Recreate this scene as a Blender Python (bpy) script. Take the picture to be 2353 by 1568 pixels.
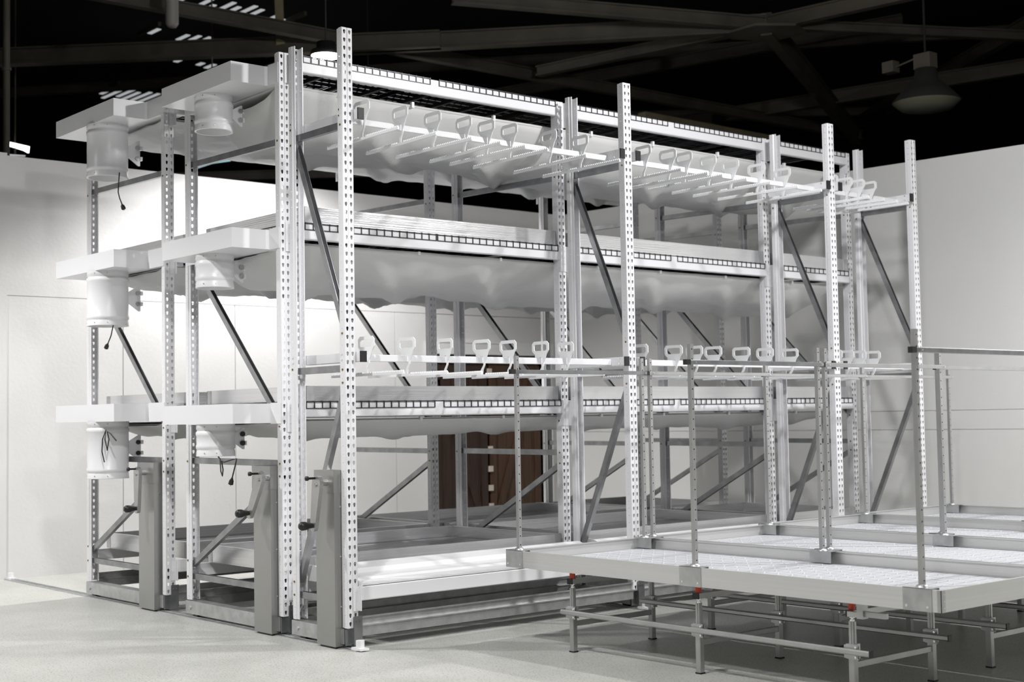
import bpy, math, random
from mathutils import Vector, Matrix, noise
random.seed(7)
S = bpy.context.scene
for o in list(bpy.data.objects): bpy.data.objects.remove(o)
COL = S.collection
PI = math.pi

# ------------------------------------------------------------------ camera
CAM = Vector((7.1253, -4.7435, 1.3742)); YAW, PITCH, ROLL = 0.8649, 0.0541, -0.0171; FPX = 3231.35
def cam_axes():
    a, p, r = YAW, PITCH, ROLL
    F = Vector((-math.sin(a)*math.cos(p), math.cos(a)*math.cos(p), math.sin(p)))
    R0 = Vector((math.cos(a), math.sin(a), 0)); U0 = R0.cross(F)
    return F, R0*math.cos(r)+U0*math.sin(r), U0*math.cos(r)-R0*math.sin(r)
F_, R_, U_ = cam_axes()
cd = bpy.data.cameras.new('camera'); cam = bpy.data.objects.new('camera', cd); COL.objects.link(cam)
m = Matrix((R_, U_, -F_)).transposed().to_4x4(); m.translation = CAM; cam.matrix_world = m
cd.sensor_width = 36.0; cd.lens = FPX/2353*36; cd.clip_end = 200
cd.dof.use_dof = True; cd.dof.focus_distance = 8.6; cd.dof.aperture_fstop = 2.6
S.camera = cam
S.view_settings.view_transform = 'Standard'; S.view_settings.look = 'None'
S.view_settings.gamma = 1; S.view_settings.use_curve_mapping = False
S.view_settings.exposure = 0.0
# ------------------------------------------------------------------ light
W = bpy.data.worlds.new('world'); S.world = W; W.use_nodes = True
W.node_tree.nodes['Background'].inputs[0].default_value = (.9, .95, 1, 1)
W.node_tree.nodes['Background'].inputs[1].default_value = 0.002
# x, y, z, watts, beam angle in degrees (0 = bare lamp without a reflector)
LAMPS = [(2.25, 2.85, 4.8, 380, 0), (1.9, -2.1, 4.8, 520, 149), (5.3, -2.5, 4.4, 310, 0), (-3.93, 2.44, 4.8, 760, 136), (-3.3, -3.0, 4.8, 700, 134), (4.6, 5.2, 4.8, 960, 158), (-7.8, 5.6, 5.4, 45, 0)]  # left-wall and rearmost-table lamps are unseen, added to brighten the walls
def lamp_light(x, y, z, w, cone):
    l = bpy.data.lights.new('lamp_light', 'SPOT' if cone else 'POINT'); l.shadow_soft_size = .11; l.energy = w; l.color = (1, .99, .985)
    if cone: l.spot_size = math.radians(cone); l.spot_blend = .55
    o = bpy.data.objects.new('lamp_light', l); COL.objects.link(o); o.location = (x, y, z-.13)
    return o

# ------------------------------------------------------------------ materials
def new_mat(name, col, rough=.5, metal=0., bump=0., bscale=60., var=0., vscale=4., spec=None, stretch=None, detail=4, emit=None, trans=0.):
    mt = bpy.data.materials.new(name); mt.use_nodes = True; nt = mt.node_tree; b = nt.nodes['Principled BSDF']
    b.inputs['Base Color'].default_value = (*col, 1); b.inputs['Roughness'].default_value = rough; b.inputs['Metallic'].default_value = metal
    if spec is not None: b.inputs['Specular IOR Level'].default_value = spec
    if emit: b.inputs['Emission Color'].default_value = (*emit[:3], 1); b.inputs['Emission Strength'].default_value = emit[3]
    if var or bump:
        tc = nt.nodes.new('ShaderNodeTexCoord'); mp = nt.nodes.new('ShaderNodeMapping'); nt.links.new(tc.outputs['Object'], mp.inputs[0])
        if stretch: mp.inputs['Scale'].default_value = stretch
    if var:
        n = nt.nodes.new('ShaderNodeTexNoise'); n.inputs['Scale'].default_value = vscale; n.inputs['Detail'].default_value = detail
        nt.links.new(mp.outputs[0], n.inputs[0])
        cr = nt.nodes.new('ShaderNodeValToRGB')
        cr.color_ramp.elements[0].position = .3; cr.color_ramp.elements[1].position = .7
        cr.color_ramp.elements[0].color = (*[c*(1-var) for c in col], 1); cr.color_ramp.elements[1].color = (*[min(1, c*(1+var*.5)) for c in col], 1)
        nt.links.new(n.outputs['Fac'], cr.inputs[0]); nt.links.new(cr.outputs[0], b.inputs['Base Color'])
    if bump:
        n2 = nt.nodes.new('ShaderNodeTexNoise'); n2.inputs['Scale'].default_value = bscale; n2.inputs['Detail'].default_value = 5
        nt.links.new(mp.outputs[0], n2.inputs[0])
        bp = nt.nodes.new('ShaderNodeBump'); bp.inputs['Strength'].default_value = bump; bp.inputs['Distance'].default_value = .01
        nt.links.new(n2.outputs['Fac'], bp.inputs['Height']); nt.links.new(bp.outputs[0], b.inputs['Normal'])
    return mt
M = {}
M['paint'] = new_mat('white_paint', (.79, .79, .81), .32)
M['paint2'] = new_mat('hanger_plastic', (.82, .83, .84), .45)
M['zinc'] = new_mat('zinc_plate', (.34, .345, .355), .34, .85, var=.25, vscale=9)
M['galv'] = new_mat('galvanised', (.55, .56, .56), .42, .85, var=.18, vscale=14)
M['alu'] = new_mat('brushed_aluminium', (.74, .74, .75), .27, .95, bump=.12, bscale=3, var=.06, vscale=2, stretch=(.4, .4, 60))
M['alut'] = new_mat('table_aluminium', (.66, .66, .65), .36, .55, bump=.06, bscale=3, var=.05, vscale=2, stretch=(.4, .4, 60))
M['alu2'] = new_mat('aluminium_channel', (.50, .50, .50), .40, .9, var=.12, vscale=6)
M['steel'] = new_mat('stainless_sheet', (.40, .40, .39), .38, .8, var=.05, vscale=2)
M['chrome'] = new_mat('chrome', (.8, .8, .8), .15, 1)
M['black'] = new_mat('black_plastic', (.012, .012, .012), .45)
M['wire'] = new_mat('dark_wire', (.035, .037, .04), .4, .6)
M['fabric'] = new_mat('white_fabric', (.70, .70, .69), .9, bump=.5, bscale=420)
M['liner'] = new_mat('white_liner', (.56, .57, .60), .4)
M['pvc'] = new_mat('white_pvc', (.86, .86, .87), .3)
M['red'] = new_mat('orange_rubber', (.55, .06, .02), .5)
M['brass'] = new_mat('brass_bolt', (.25, .18, .05), .4, .8)
M['wood'] = new_mat('dark_wood', (.040, .019, .011), .55, var=.5, vscale=5, stretch=(1, 8, .6), bump=.3, bscale=20)
M['woodl'] = new_mat('brown_wood', (.075, .034, .016), .55, var=.4, vscale=5, stretch=(1, 10, .6))
M['roof'] = new_mat('roof_deck', (.010, .010, .009), .9)
M['beam'] = new_mat('roof_steel', (.085, .075, .056), .6, var=.35, vscale=2)
M['beamy'] = new_mat('yellowed_steel', (.42, .36, .22), .6, var=.2, vscale=3)
M['duct'] = new_mat('pipe_grey', (.30, .28, .25), .5)
M['lens'] = new_mat('lamp_lens', (1, 1, 1), .4, emit=(1, 1, 1, 30))
M['roof_glow'] = new_mat('painted_glow', (.6, .6, .6), .5, emit=(.9, .92, .95, .42))  # lit roof steel and far bar: their light is put in as emission
M['roof_glow2'] = new_mat('skylight_bright', (.6, .6, .6), .5, emit=(1, .97, .9, 4))
M['teal'] = new_mat('teal_reflection', (.2, .4, .4), .4, emit=(.32, .62, .66, .6))  # a reflection put in as teal emission
M['void'] = new_mat('dark_interior', (.004, .004, .004), .9)
M['caulk'] = new_mat('joint_sealant', (.62, .62, .60), .6)
M['glassdull'] = new_mat('old_reflector', (.30, .30, .22), .3, .5)
M['print'] = new_mat('printed_ink', (.22, .22, .25), .5)
M['trim'] = new_mat('door_trim_white', (.80, .80, .79), .5)
M['mark'] = new_mat('pale_blocks', (.62, .56, .48), .6)
def wall_mat():
    mt = new_mat('painted_concrete', (.74, .735, .725), .62, bump=.16, bscale=30, var=.05, vscale=1.3)
    return mt
M['wall'] = wall_mat()
M['wallg'] = new_mat('grey_wall', (.36, .36, .36), .7)
M['wallr'] = new_mat('painted_panel', (.78, .78, .77), .55, bump=.12, bscale=30, var=.03, vscale=1.0)
def floor_mat():
    mt = bpy.data.materials.new('concrete_floor'); mt.use_nodes = True; nt = mt.node_tree; b = nt.nodes['Principled BSDF']
    tc = nt.nodes.new('ShaderNodeTexCoord')
    n1 = nt.nodes.new('ShaderNodeTexNoise'); n1.inputs['Scale'].default_value = 1.6; n1.inputs['Detail'].default_value = 10; n1.inputs['Roughness'].default_value = .7
    n2 = nt.nodes.new('ShaderNodeTexNoise'); n2.inputs['Scale'].default_value = 90; n2.inputs['Detail'].default_value = 2
    for n in (n1, n2): nt.links.new(tc.outputs['Object'], n.inputs[0])
    c1 = nt.nodes.new('ShaderNodeValToRGB'); e = c1.color_ramp.elements
    e[0].position = .30; e[0].color = (.46, .465, .43, 1); e[1].position = .72; e[1].color = (.60, .60, .565, 1)
    c2 = nt.nodes.new('ShaderNodeValToRGB'); e = c2.color_ramp.elements
    e[0].position = .33; e[0].color = (.30, .30, .30, 1); e[1].position = .42; e[1].color = (1, 1, 1, 1)
    mx = nt.nodes.new('ShaderNodeMixRGB'); mx.blend_type = 'MULTIPLY'; mx.inputs[0].default_value = .8
    nt.links.new(n1.outputs['Fac'], c1.inputs[0]); nt.links.new(n2.outputs['Fac'], c2.inputs[0])
    nt.links.new(c1.outputs[0], mx.inputs[1]); nt.links.new(c2.outputs[0], mx.inputs[2]); nt.links.new(mx.outputs[0], b.inputs['Base Color'])
    r = nt.nodes.new('ShaderNodeMapRange'); r.inputs[3].default_value = .28; r.inputs[4].default_value = .5
    nt.links.new(n1.outputs['Fac'], r.inputs[0]); nt.links.new(r.outputs[0], b.inputs['Roughness'])
    return mt
M['floor'] = floor_mat()

# ------------------------------------------------------------------ mesh builder
class MB:
    def __init__(s): s.v = []; s.f = []; s.sm = []; s.mi = []; s.cur = 0
    def add(s, vs, fs, smooth=False):
        n = len(s.v); s.v += [tuple(v) for v in vs]
        for f in fs: s.f.append([n+i for i in f]); s.sm.append(smooth); s.mi.append(s.cur)
        return s
    def box(s, x0, x1, y0, y1, z0, z1):
        x0, x1 = sorted((x0, x1)); y0, y1 = sorted((y0, y1)); z0, z1 = sorted((z0, z1))
        vs = [(x0,y0,z0),(x1,y0,z0),(x1,y1,z0),(x0,y1,z0),(x0,y0,z1),(x1,y0,z1),(x1,y1,z1),(x0,y1,z1)]
        return s.add(vs, [(3,2,1,0),(4,5,6,7),(0,1,5,4),(1,2,6,5),(2,3,7,6),(3,0,4,7)])
    def frame(s, p, q, up=(0,0,1)):
        p, q = Vector(p), Vector(q); d = (q-p).normalized(); u = Vector(up)
        if abs(d.dot(u)) > .98: u = Vector((0,1,0))
        a = d.cross(u).normalized(); b = a.cross(d).normalized(); return p, q, d, a, b
    def bar(s, p, q, w, h, up=(0,0,1), ch=0.):
        """box beam from p to q, w across, h along up, optional chamfer"""
        p, q, d, a, b = s.frame(p, q, up); w /= 2; h /= 2
        pr = [(-w,-h),(w,-h),(w,h),(-w,h)] if not ch else [(-w+ch,-h),(w-ch,-h),(w,-h+ch),(w,h-ch),(w-ch,h),(-w+ch,h),(-w,h-ch),(-w,-h+ch)]
        return s.sweep2(p, q, a, b, pr)
    def sweep2(s, p, q, a, b, pr):
        n = len(pr); vs = [p+a*x+b*y for x, y in pr]+[q+a*x+b*y for x, y in pr]
        fs = [(i, (i+1) % n, n+(i+1) % n, n+i) for i in range(n)]
        s.add(vs, fs); s.add(vs[:n], [tuple(reversed(range(n)))]); s.add(vs[n:], [tuple(range(n))]); return s
    def cyl(s, p, q, r, r2=None, n=16, caps=True):
        r2 = r if r2 is None else r2; p, q, d, a, b = s.frame(p, q)
        A = [p+(a*math.cos(t)+b*math.sin(t))*r for t in [2*PI*i/n for i in range(n)]]
        B = [q+(a*math.cos(t)+b*math.sin(t))*r2 for t in [2*PI*i/n for i in range(n)]]
        s.add(A+B, [(i, (i+1) % n, n+(i+1) % n, n+i) for i in range(n)], True)
        if caps:
            if r > 1e-5: s.add(A, [tuple(reversed(range(n)))])
            if r2 > 1e-5: s.add(B, [tuple(range(n))])
        return s
    def lathe(s, c, prof, n=28, smooth=True):
        """prof: list of (r, z) around a vertical axis"""
        c = Vector(c); vs = []
        for r, z in prof:
            for i in range(n):
                t = 2*PI*i/n; vs.append((c.x+r*math.cos(t), c.y+r*math.sin(t), c.z+z))
        fs = []
        for k in range(len(prof)-1):
            for i in range(n):
                j = (i+1) % n; fs.append((k*n+i, k*n+j, (k+1)*n+j, (k+1)*n+i))
        return s.add(vs, fs, smooth)
    def tube(s, pts, r, n=8):
        pts = [Vector(p) for p in pts]; vs = []; N = len(pts); a = None
        for i, p in enumerate(pts):
            d = (pts[min(i+1, N-1)]-pts[max(i-1, 0)]).normalized()
            if a is None: a = d.cross(Vector((0, .3, 1))).normalized()
            a = (a-d*a.dot(d)).normalized(); b = d.cross(a)
            vs += [p+(a*math.cos(t)+b*math.sin(t))*r for t in [2*PI*k/n for k in range(n)]]
        fs = [(i*n+k, i*n+(k+1) % n, (i+1)*n+(k+1) % n, (i+1)*n+k) for i in range(N-1) for k in range(n)]
        s.add(vs, fs, True); s.add(vs[:n], [tuple(reversed(range(n)))]); s.add(vs[-n:], [tuple(range(n))]); return s
    def prism(s, poly, plane, c0, c1):
        """poly (a,b) in plane 'xz','yz','xy' extruded along the third axis"""
        def P(a, b, c): return {'xz': (a, c, b), 'yz': (c, a, b), 'xy': (a, b, c)}[plane]
        n = len(poly); vs = [P(a, b, c0) for a, b in poly]+[P(a, b, c1) for a, b in poly]
        s.add(vs, [(i, (i+1) % n, n+(i+1) % n, n+i) for i in range(n)]); s.add(vs[:n], [tuple(reversed(range(n)))]); s.add(vs[n:], [tuple(range(n))]); return s
    def tray(s, x0, x1, y0, y1, z0, z1, t, ft, rim=0.):
        s.box(x0, x1, y0, y0+t, z0, z1); s.box(x0, x1, y1-t, y1, z0, z1); s.box(x0, x0+t, y0+t, y1-t, z0, z1); s.box(x1-t, x1, y0+t, y1-t, z0, z1)
        s.box(x0+t, x1-t, y0+t, y1-t, z0, z0+ft)
        if rim:
            h = .006; s.box(x0, x1, y0+t, y0+rim, z1-h, z1); s.box(x0, x1, y1-rim, y1-t, z1-h, z1); s.box(x0+t, x0+rim, y0+rim, y1-rim, z1-h, z1); s.box(x1-rim, x1-t, y0+rim, y1-rim, z1-h, z1)
        return s
    def mesh(s, name, mats):
        me = bpy.data.meshes.new(name); me.from_pydata(s.v, [], s.f); me.polygons.foreach_set('use_smooth', s.sm)
        if not isinstance(mats, (list, tuple)): mats = [mats]
        for x in mats: me.materials.append(x)
        me.polygons.foreach_set('material_index', s.mi)
        import bmesh
        bm = bmesh.new(); bm.from_mesh(me); bmesh.ops.recalc_face_normals(bm, faces=bm.faces); bm.to_mesh(me); bm.free()
        me.update(); return me
    def build(s, name, mat, parent=None):
        if isinstance(mat, str): mat = M[mat]
        o = bpy.data.objects.new(name, s.mesh(name, mat)); COL.objects.link(o)
        if parent: o.parent = parent
        return o
def tag(o, label, cat=None, group=None, kind=None):
    if label: o['label'] = label
    if cat: o['category'] = cat
    if group: o['group'] = group
    if kind: o['kind'] = kind
    return o
def thing(name, loc, label, cat, group=None):
    o = bpy.data.objects.new(name, None); COL.objects.link(o); o.location = loc; o.empty_display_size = .1
    return tag(o, label, cat, group)
def place(o, parent, loc=(0,0,0), rz=0.):
    o.parent = parent; o.location = loc; o.rotation_euler = (0, 0, rz); return o
def inst(src, parent, loc=(0,0,0), rz=0.):
    c = src.copy(); COL.objects.link(c); c.parent = parent; c.location = loc; c.rotation_euler = (0, 0, rz); return c
def struct(name, mb, mat, label=None):
    o = mb.build(name, mat); o['kind'] = 'structure'
    if label: o['label'] = label
    return o

# ------------------------------------------------------------------ the room
XW = -5.48; WT = 3.83
fl = MB(); fl.box(-16, 12, -12, 14, -.12, 0); struct('floor', fl, 'floor')
jm = MB(); jm.box(-1.0, 7, 1.877, 1.886, -.001, .0012); jm.box(-1.0, 7, 3.296, 3.306, -.001, .0012); jm.box(-5.4, -5.38, -.2, 7, -.001, .001)
struct('trim_1', jm, 'caulk')
# left wall: cast panels with real joints between them, door opening from y 4.80 to 6.46
wl = MB(); g = .005
DY0, DY1, DZ = 4.83, 6.46, 2.10
wl.box(XW-.2, XW, .0, 9.0, 2.556, WT)
for a, b in [(.0, 1.124), (1.124, 2.326), (2.326, 4.31), (4.31, DY0)]: wl.box(XW-.2, XW, a+g, b-g, 0, 2.550)
wl.box(XW-.2, XW, DY0, DY1, DZ, 2.550); wl.box(XW-.2, XW, DY1, 9.0, 0, 2.550)
wl.box(XW-.2, XW-.012, 0, DY0, 0, 2.556)
struct('wall_left', wl, 'wall')
wn = MB(); wn.box(XW-.2, XW+.02, -9, -.0, 0, WT+.02); struct('wall_near', wn, 'wall')
# right wall, a few degrees off square
wr = MB(); ang = math.atan2(.5, 5.74); L0, L1 = -1.2, 15.0
wr.box(L0, L1, 0, .15, 0, 1.178); wr.box(L0, L1, 0, .15, 1.184, 1.366); wr.box(L0, 2.25, -.004, .15, 1.37, 3.865); wr.box(2.256, L1, -.004, .15, 1.37, 3.865); wr.box(L0, L1, .01, .15, 1.1, 1.5)
o = struct('wall_right', wr, 'wallr'); o.location = (XW, 7.0, 0); o.rotation_euler = (0, 0, ang)
wf = MB(); wf.box(XW-.2, 11.7, -9.2, -9.0, 0, WT); struct('wall_front', wf, 'wallg')
wf = MB(); wf.box(11.5, 11.7, -9.0, 9.6, 0, WT); struct('wall_far', wf, 'wallg')
# door: casing, header, double plank barn doors
dr = MB(); dr.box(XW-.06, XW+.03, DY0-.07, DY0, 0, DZ); dr.box(XW-.06, XW+.03, DY1, DY1+.14, 0, DZ); dr.box(XW-.06, XW+.045, DY0-.09, DY1+.16, DZ, DZ+.13)
dr.box(XW-.0, XW+.05, DY0-.09, DY1+.16, DZ+.13, DZ+.145)
door = struct('door_1', dr, 'trim')
vd = MB(); vd.box(XW-.9, XW-.85, DY0-.4, DY1+.4, 0, DZ+.3); vd.box(XW-.9, XW-.2, DY0-.4, DY1+.4, DZ+.05, DZ+.1); o = vd.build('door_recess', 'void', door)
def barn(y0, y1, flip):
    b = MB(); n = 6; w = (y1-y0)/n
    for i in range(n): b.box(XW-.07, XW-.035, y0+i*w+.002, y0+(i+1)*w-.002, .02, DZ-.09)
    b.box(XW-.035, XW-.018, y0, y1, .05, .17); b.box(XW-.035, XW-.018, y0, y1, DZ-.24, DZ-.12); b.box(XW-.035, XW-.018, y0, y0+.09, .17, DZ-.24); b.box(XW-.035, XW-.018, y1-.09, y1, .17, DZ-.24)
    p, q = ((XW-.026, y0+.09, .2), (XW-.026, y1-.09, DZ-.28)); 
    if flip: p, q = ((XW-.026, y0+.09, DZ-.28), (XW-.026, y1-.09, .2))
    b.bar(p, q, .016, .09, up=(0, 1, 1)); o = b.build('door_leaf', 'wood' if flip else 'woodl', door); return o
barn(DY0+.02, 5.62, True); barn(5.66, DY1-.02, False)
for z in (.35, .56, .78, 1.01, 1.23, 1.46, 1.69, 1.91):
    k = MB(); k.box(XW-.03, XW-.005, 5.63, 5.69, z-.033, z+.033); k.build('door_latch', 'mark', door)
rf = MB(); rf.box(-34, 14, -12, 34, 8.6, 8.7); struct('ceiling', rf, 'roof')

# ------------------------------------------------------------------ roof steel
tn = [1]
def truss(p, q, w, h, mat='beam', flange=True):
    tn[0] += 1; b = MB(); b.bar(p, q, w*.35 if flange else w, h)
    if flange:
        up = Vector((0, 0, h/2)); b.bar(Vector(p)+up, Vector(q)+up, w, .02); b.bar(Vector(p)-up, Vector(q)-up, w, .02)
    return struct('trim_%d' % tn[0], b, mat)
truss((-13.6, -.5, 6.2), (-6.9, 6.1, 6.2), .17, .20)
truss((-7.86, -1, 6.25), (-7.6, 16, 6.25), .12, .14)
truss((-9.4, 5.2, 8.3), (-8.35, 4.62, 6.22), .11, .05, 'beamy', False)
truss((-8.0, 5.2, 6.2), (-3.9, 8.89, 6.2), .16, .20)
truss((-3.9, 8.89, 6.2), (-7.6, 15.9, 6.2), .14, .26)
truss((-7.4, 8.2, 6.2), (-3.9, 8.89, 6.2), .12, .12)
truss((-3.9, 8.89, 6.2), (-1.4, 13.6, 6.2), .12, .10)
truss((-3.9, 8.89, 6.2), (.5, 9.6, 6.2), .12, .16)
truss((-5.5, 5.2, 6.25), (-3.9, 8.89, 6.2), .12, .14)
truss((-8.31, 11.2, 6.1), (-8.36, 14.5, 6.1), .16, .14, 'beamy', False)
truss((-12, 12.5, 6.4), (2, 15.5, 6.4), .14, .2)
truss((-14, 9.5, 6.8), (-4, 12.0, 6.8), .12, .16)
truss((-9, 18, 7), (3, 10, 7), .14, .2)
truss((-20, 3.0, 7.4), (-3, 17, 7.4), .12, .14)
truss((-20, 8.0, 7.6), (-9, 21, 7.6), .12, .14)
truss((-16, 2, 5.2), (-9, 9.5, 5.2), .10, .12)
gs = MB(); gs.prism([(-4.35, 8.75), (-4.1, 9.25), (-3.6, 9.3), (-3.45, 8.9), (-3.75, 8.5), (-4.15, 8.5)], 'xy', 6.08, 6.11); tn[0] += 1; struct('trim_%d' % tn[0], gs, 'beam')
# hanging vent pipe and conduit
vp = MB(); vp.lathe((-7.4, 2.62, 5.9), [(.0, -.02), (.05, -.015), (.075, .03), (.075, 2.7)], 20); tag(vp.build('vent_pipe', 'duct'), 'grey round pipe stub hanging down from the dark roof, upper left', 'pipe')
cn = MB(); cn.cyl((-7.0, .57, 0), (-7.0, .57, 8.6), .035); cn.cyl((-7.0, .57, 5.0), (-7.0, .57, 5.03), .05); cn.cyl((-7.0, .57, 6.0), (-7.0, .57, 6.03), .05)
tag(cn.build('conduit_pipe', 'beam'), 'dark vertical conduit pipe behind the left wall near the left edge', 'pipe')
# bright roof strips: light falling on roof steel, put in as emissive slats
def glow_strips(x0, x1, y0, y1, n, z, label, mat='roof_glow', gap=.1, seed=1):
    rnd = random.Random(seed); r = thing('roof_glow_strip', ((x0+x1)/2, (y0+y1)/2, z), label, 'painted_glow', None)
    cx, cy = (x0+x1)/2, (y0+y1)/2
    f = MB(); f.box(x0-cx-.05, x1-cx+.05, y0-cy-.05, y0-cy, -.02, .04); f.build('strip_frame', 'beam', r); f = MB(); f.box(x0-cx-.05, x1-cx+.05, y1-cy, y1-cy+.05, -.02, .04); f.build('strip_frame', 'beam', r)
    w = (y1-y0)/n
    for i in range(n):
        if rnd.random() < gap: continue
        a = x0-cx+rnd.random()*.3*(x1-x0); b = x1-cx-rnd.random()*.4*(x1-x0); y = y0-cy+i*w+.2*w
        s = MB(); s.box(a, b, y, y+w*.42, -.012, .0); s.build('glow_slat', mat, r)
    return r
glow_strips(-11.5, -10.5, 4.3, 6.3, 12, 7.4, 'painted slatted glow strip in the dark roof nearest the top edge', seed=3)
glow_strips(-12.9, -12.3, 4.9, 7.1, 13, 7.4, 'short painted slatted glow strip left of the yellowed roof strut', gap=.3, seed=12)
glow_strips(-14.2, -13.8, 5.8, 7.6, 9, 7.4, 'sparse painted slatted glow strip beside the hanging vent pipe', gap=.45, seed=5)
glow_strips(-17.3, -16.1, 6.0, 7.5, 9, 7.4, 'painted slatted glow strip just above the left fan box', seed=6, gap=0)
glow_strips(-15.0, -13.9, 7.4, 9.6, 12, 7.4, 'painted slatted glow strip behind the right-hand top fan box', seed=8)
w1 = MB(); w1.prism([(2.43, 5.30), (2.78, 5.26), (2.77, 5.17), (2.70, 5.20), (2.43, 5.25)], 'yz', -12.03, -12.0); tag(w1.build('clerestory_window', 'roof_glow2'), 'small bright window strip beyond the left wall, far left edge', 'window')
w2 = MB(); w2.prism([(2.43, 5.12), (2.72, 5.13), (2.72, 5.115), (2.43, 5.10)], 'yz', -12.03, -12.0); k = MB(); k.cyl((-12.015, 2.58, 5.12), (-12.015, 2.58, 8.6), .01); k2 = w2.build('lit_pipe', 'roof_glow'); k.build('hanger_rod', 'beam', k2); tag(k2, 'thin bright horizontal bar beneath the small far window at left', 'pipe')
tp = MB(); tp.prism([(3.76, 4.66), (3.98, 4.78), (4.2, 4.80), (4.26, 4.76), (4.0, 4.70), (3.8, 4.62)], 'yz', -9.03, -9.0); k = MB(); k.cyl((-9.015, 4.0, 4.76), (-9.015, 4.0, 8.6), .01); k2 = tp.build('teal_glow', 'teal'); k.build('hanger_rod', 'beam', k2); tag(k2, 'painted pale teal reflection glimpsed under the top fabric duct', 'painted_glow')  # glowing teal panel stands in for a reflection under the roof

# ------------------------------------------------------------------ lamps
def led_lamp(x, y, z, w, label):
    t = thing('high_bay_lamp', (x, y, z), label, 'lamp', None)
    h = MB(); h.lathe((0, 0, 0), [(.145, 0), (.15, .01), (.14, .05), (.09, .07), (.09, .13), (.0, .135)], 28); h.cyl((0, 0, .13), (0, 0, 8.55-z), .008); h.build('lamp_housing', 'black', t)
    l = MB(); l.cyl((0, 0, -.004), (0, 0, .003), .138, n=32); l.build('lamp_lens', 'lens', t)
    return t
for (x, y, z, w, c) in LAMPS: lamp_light(x, y, z, w, c)
LL = ['round LED high bay lamp above the table frames', 'round LED high bay lamp in front of the racks', 'round LED high bay lamp over the open floor right of the viewer', 'round glowing high bay lamp behind the top deck of the nearest rack', 'unseen fill lamp added over the left wall near corner', 'unseen fill lamp added over the rearmost table', 'round LED lamp high beyond the left wall among the roof beams']
for (x, y, z, w, c), lb in zip(LAMPS, LL): led_lamp(x, y, z, w, lb)
ul = thing('high_bay_lamp', (-1.22, 8.2, 4.63), 'unlit round high bay lamp with dull reflector over the right wall', 'lamp')
a = MB(); a.lathe((0, 0, 0), [(.345, 0), (.36, .01), (.24, .14), (.13, .24), (.11, .36), (.0, .36)], 32); a.cyl((0, 0, .36), (0, 0, 4.0), .012); a.build('lamp_shade', 'roof', ul)
a = MB(); a.lathe((0, 0, 0), [(.35, 0), (.345, -.005), (.27, -.07), (.16, -.095), (.0, -.105)], 32); a.build('lamp_reflector', 'glassdull', ul)
a = MB(); a.box(-.1, .1, -.07, .07, .36, .52); a.box(-.5, -.36, -.06, .06, .4, .52); a.cyl((-.4, 0, .45), (-.1, 0, .5), .01); a.build('ballast_box', 'beam', ul)

# ------------------------------------------------------------------ uprights
UH = 3.6576; UW = .076
def holed(mb, u0, u1, uc, z0, nz, pitch, hole, P):
    """strip of cells, each with a hole; P(u, z) -> point"""
    for k in range(nz):
        za, zb = z0+k*pitch, z0+(k+1)*pitch; zc = (za+zb)/2
        outer = [(uc, zb), (u1, zb), (u1, zc), (u1, za), (uc, za), (u0, za), (u0, zc), (u0, zb)]
        inner = [(uc+a, zc+b) for a, b in hole]
        vs = [P(*q) for q in outer]+[P(*q) for q in inner]
        mb.add(vs, [(i, (i+1) % 8, 8+(i+1) % 8, 8+i) for i in range(8)])
TEAR = [(0, .0125), (.0068, .0105), (.0088, .0035), (.0045, -.0125), (0, -.0140), (-.0045, -.0125), (-.0088, .0035), (-.0068, .0105)]
SMALL = [(0, .0032), (.0022, .0022), (.0032, 0), (.0022, -.0022), (0, -.0032), (-.0022, -.0022), (-.0032, 0), (-.0022, .0022)]
def strip(mb, pts, z0, z1):
    for (xa, ya), (xb, yb) in zip(pts[:-1], pts[1:]):
        mb.add([(xa, ya, z0), (xb, yb, z0), (xb, yb, z1), (xa, ya, z1)], [(0, 1, 2, 3)])
def make_upright_mesh():
    b = MB(); N = 72
    holed(b, .002, .034, .0195, 0, N, .0508, TEAR, lambda u, z: (0, u, z))
    holed(b, .042, .074, .0565, 0, N, .0508, TEAR, lambda u, z: (0, u, z))
    strip(b, [(0, .034), (-.004, .0365), (-.004, .0395), (0, .042)], 0, UH)
    strip(b, [(0, .002), (-.002, 0)], 0, UH); strip(b, [(0, .074), (-.002, .076)], 0, UH)
    holed(b, -.038, -.002, -.028, 0, N, .0508, SMALL, lambda u, z: (u, 0, z))
    holed(b, -.038, -.002, -.028, 0, N, .0508, SMALL, lambda u, z: (u, .076, z))
    strip(b, [(-.038, 0), (-.044, .007), (-.062, .007), (-.062, .013)], 0, UH); strip(b, [(-.038, .076), (-.044, .069), (-.062, .069), (-.062, .063)], 0, UH)
    me = bpy.data.meshes.new('upright'); me.from_pydata(b.v, [], b.f); me.materials.append(M['paint'])
    import bmesh
    bm = bmesh.new(); bm.from_mesh(me); bmesh.ops.remove_doubles(bm, verts=bm.verts, dist=1e-5); bmesh.ops.recalc_face_normals(bm, faces=bm.faces); bm.to_mesh(me); bm.free()
    return me
UPM = make_upright_mesh()
def upright(parent, x, y, z, near, h=0):
    o = bpy.data.objects.new('upright', UPM); COL.objects.link(o); o.parent = parent
    o.location = (x, y, z) if near else (x, y+UW, z); o.rotation_euler = (0, 0, 0 if near else PI)
    md = o.modifiers.new('thickness', 'SOLIDIFY'); md.thickness = .0022; md.offset = 0
    return o
ZB = .125
def brace(parent, x0, z0, x1, z1, y=.038, w=.030, h=.042, name='brace'):
    b = MB(); p, q, d, a, n = b.frame((x0, y, z0), (x1, y, z1)); w /= 2; h /= 2; t = .003
    b.sweep2(p, q, a, n, [(-w, -h), (w, -h), (w, h), (w-t, h), (w-t, -h+t), (-w+t, -h+t), (-w+t, h), (-w, h)]); return b.build(name, 'zinc', parent)
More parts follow.
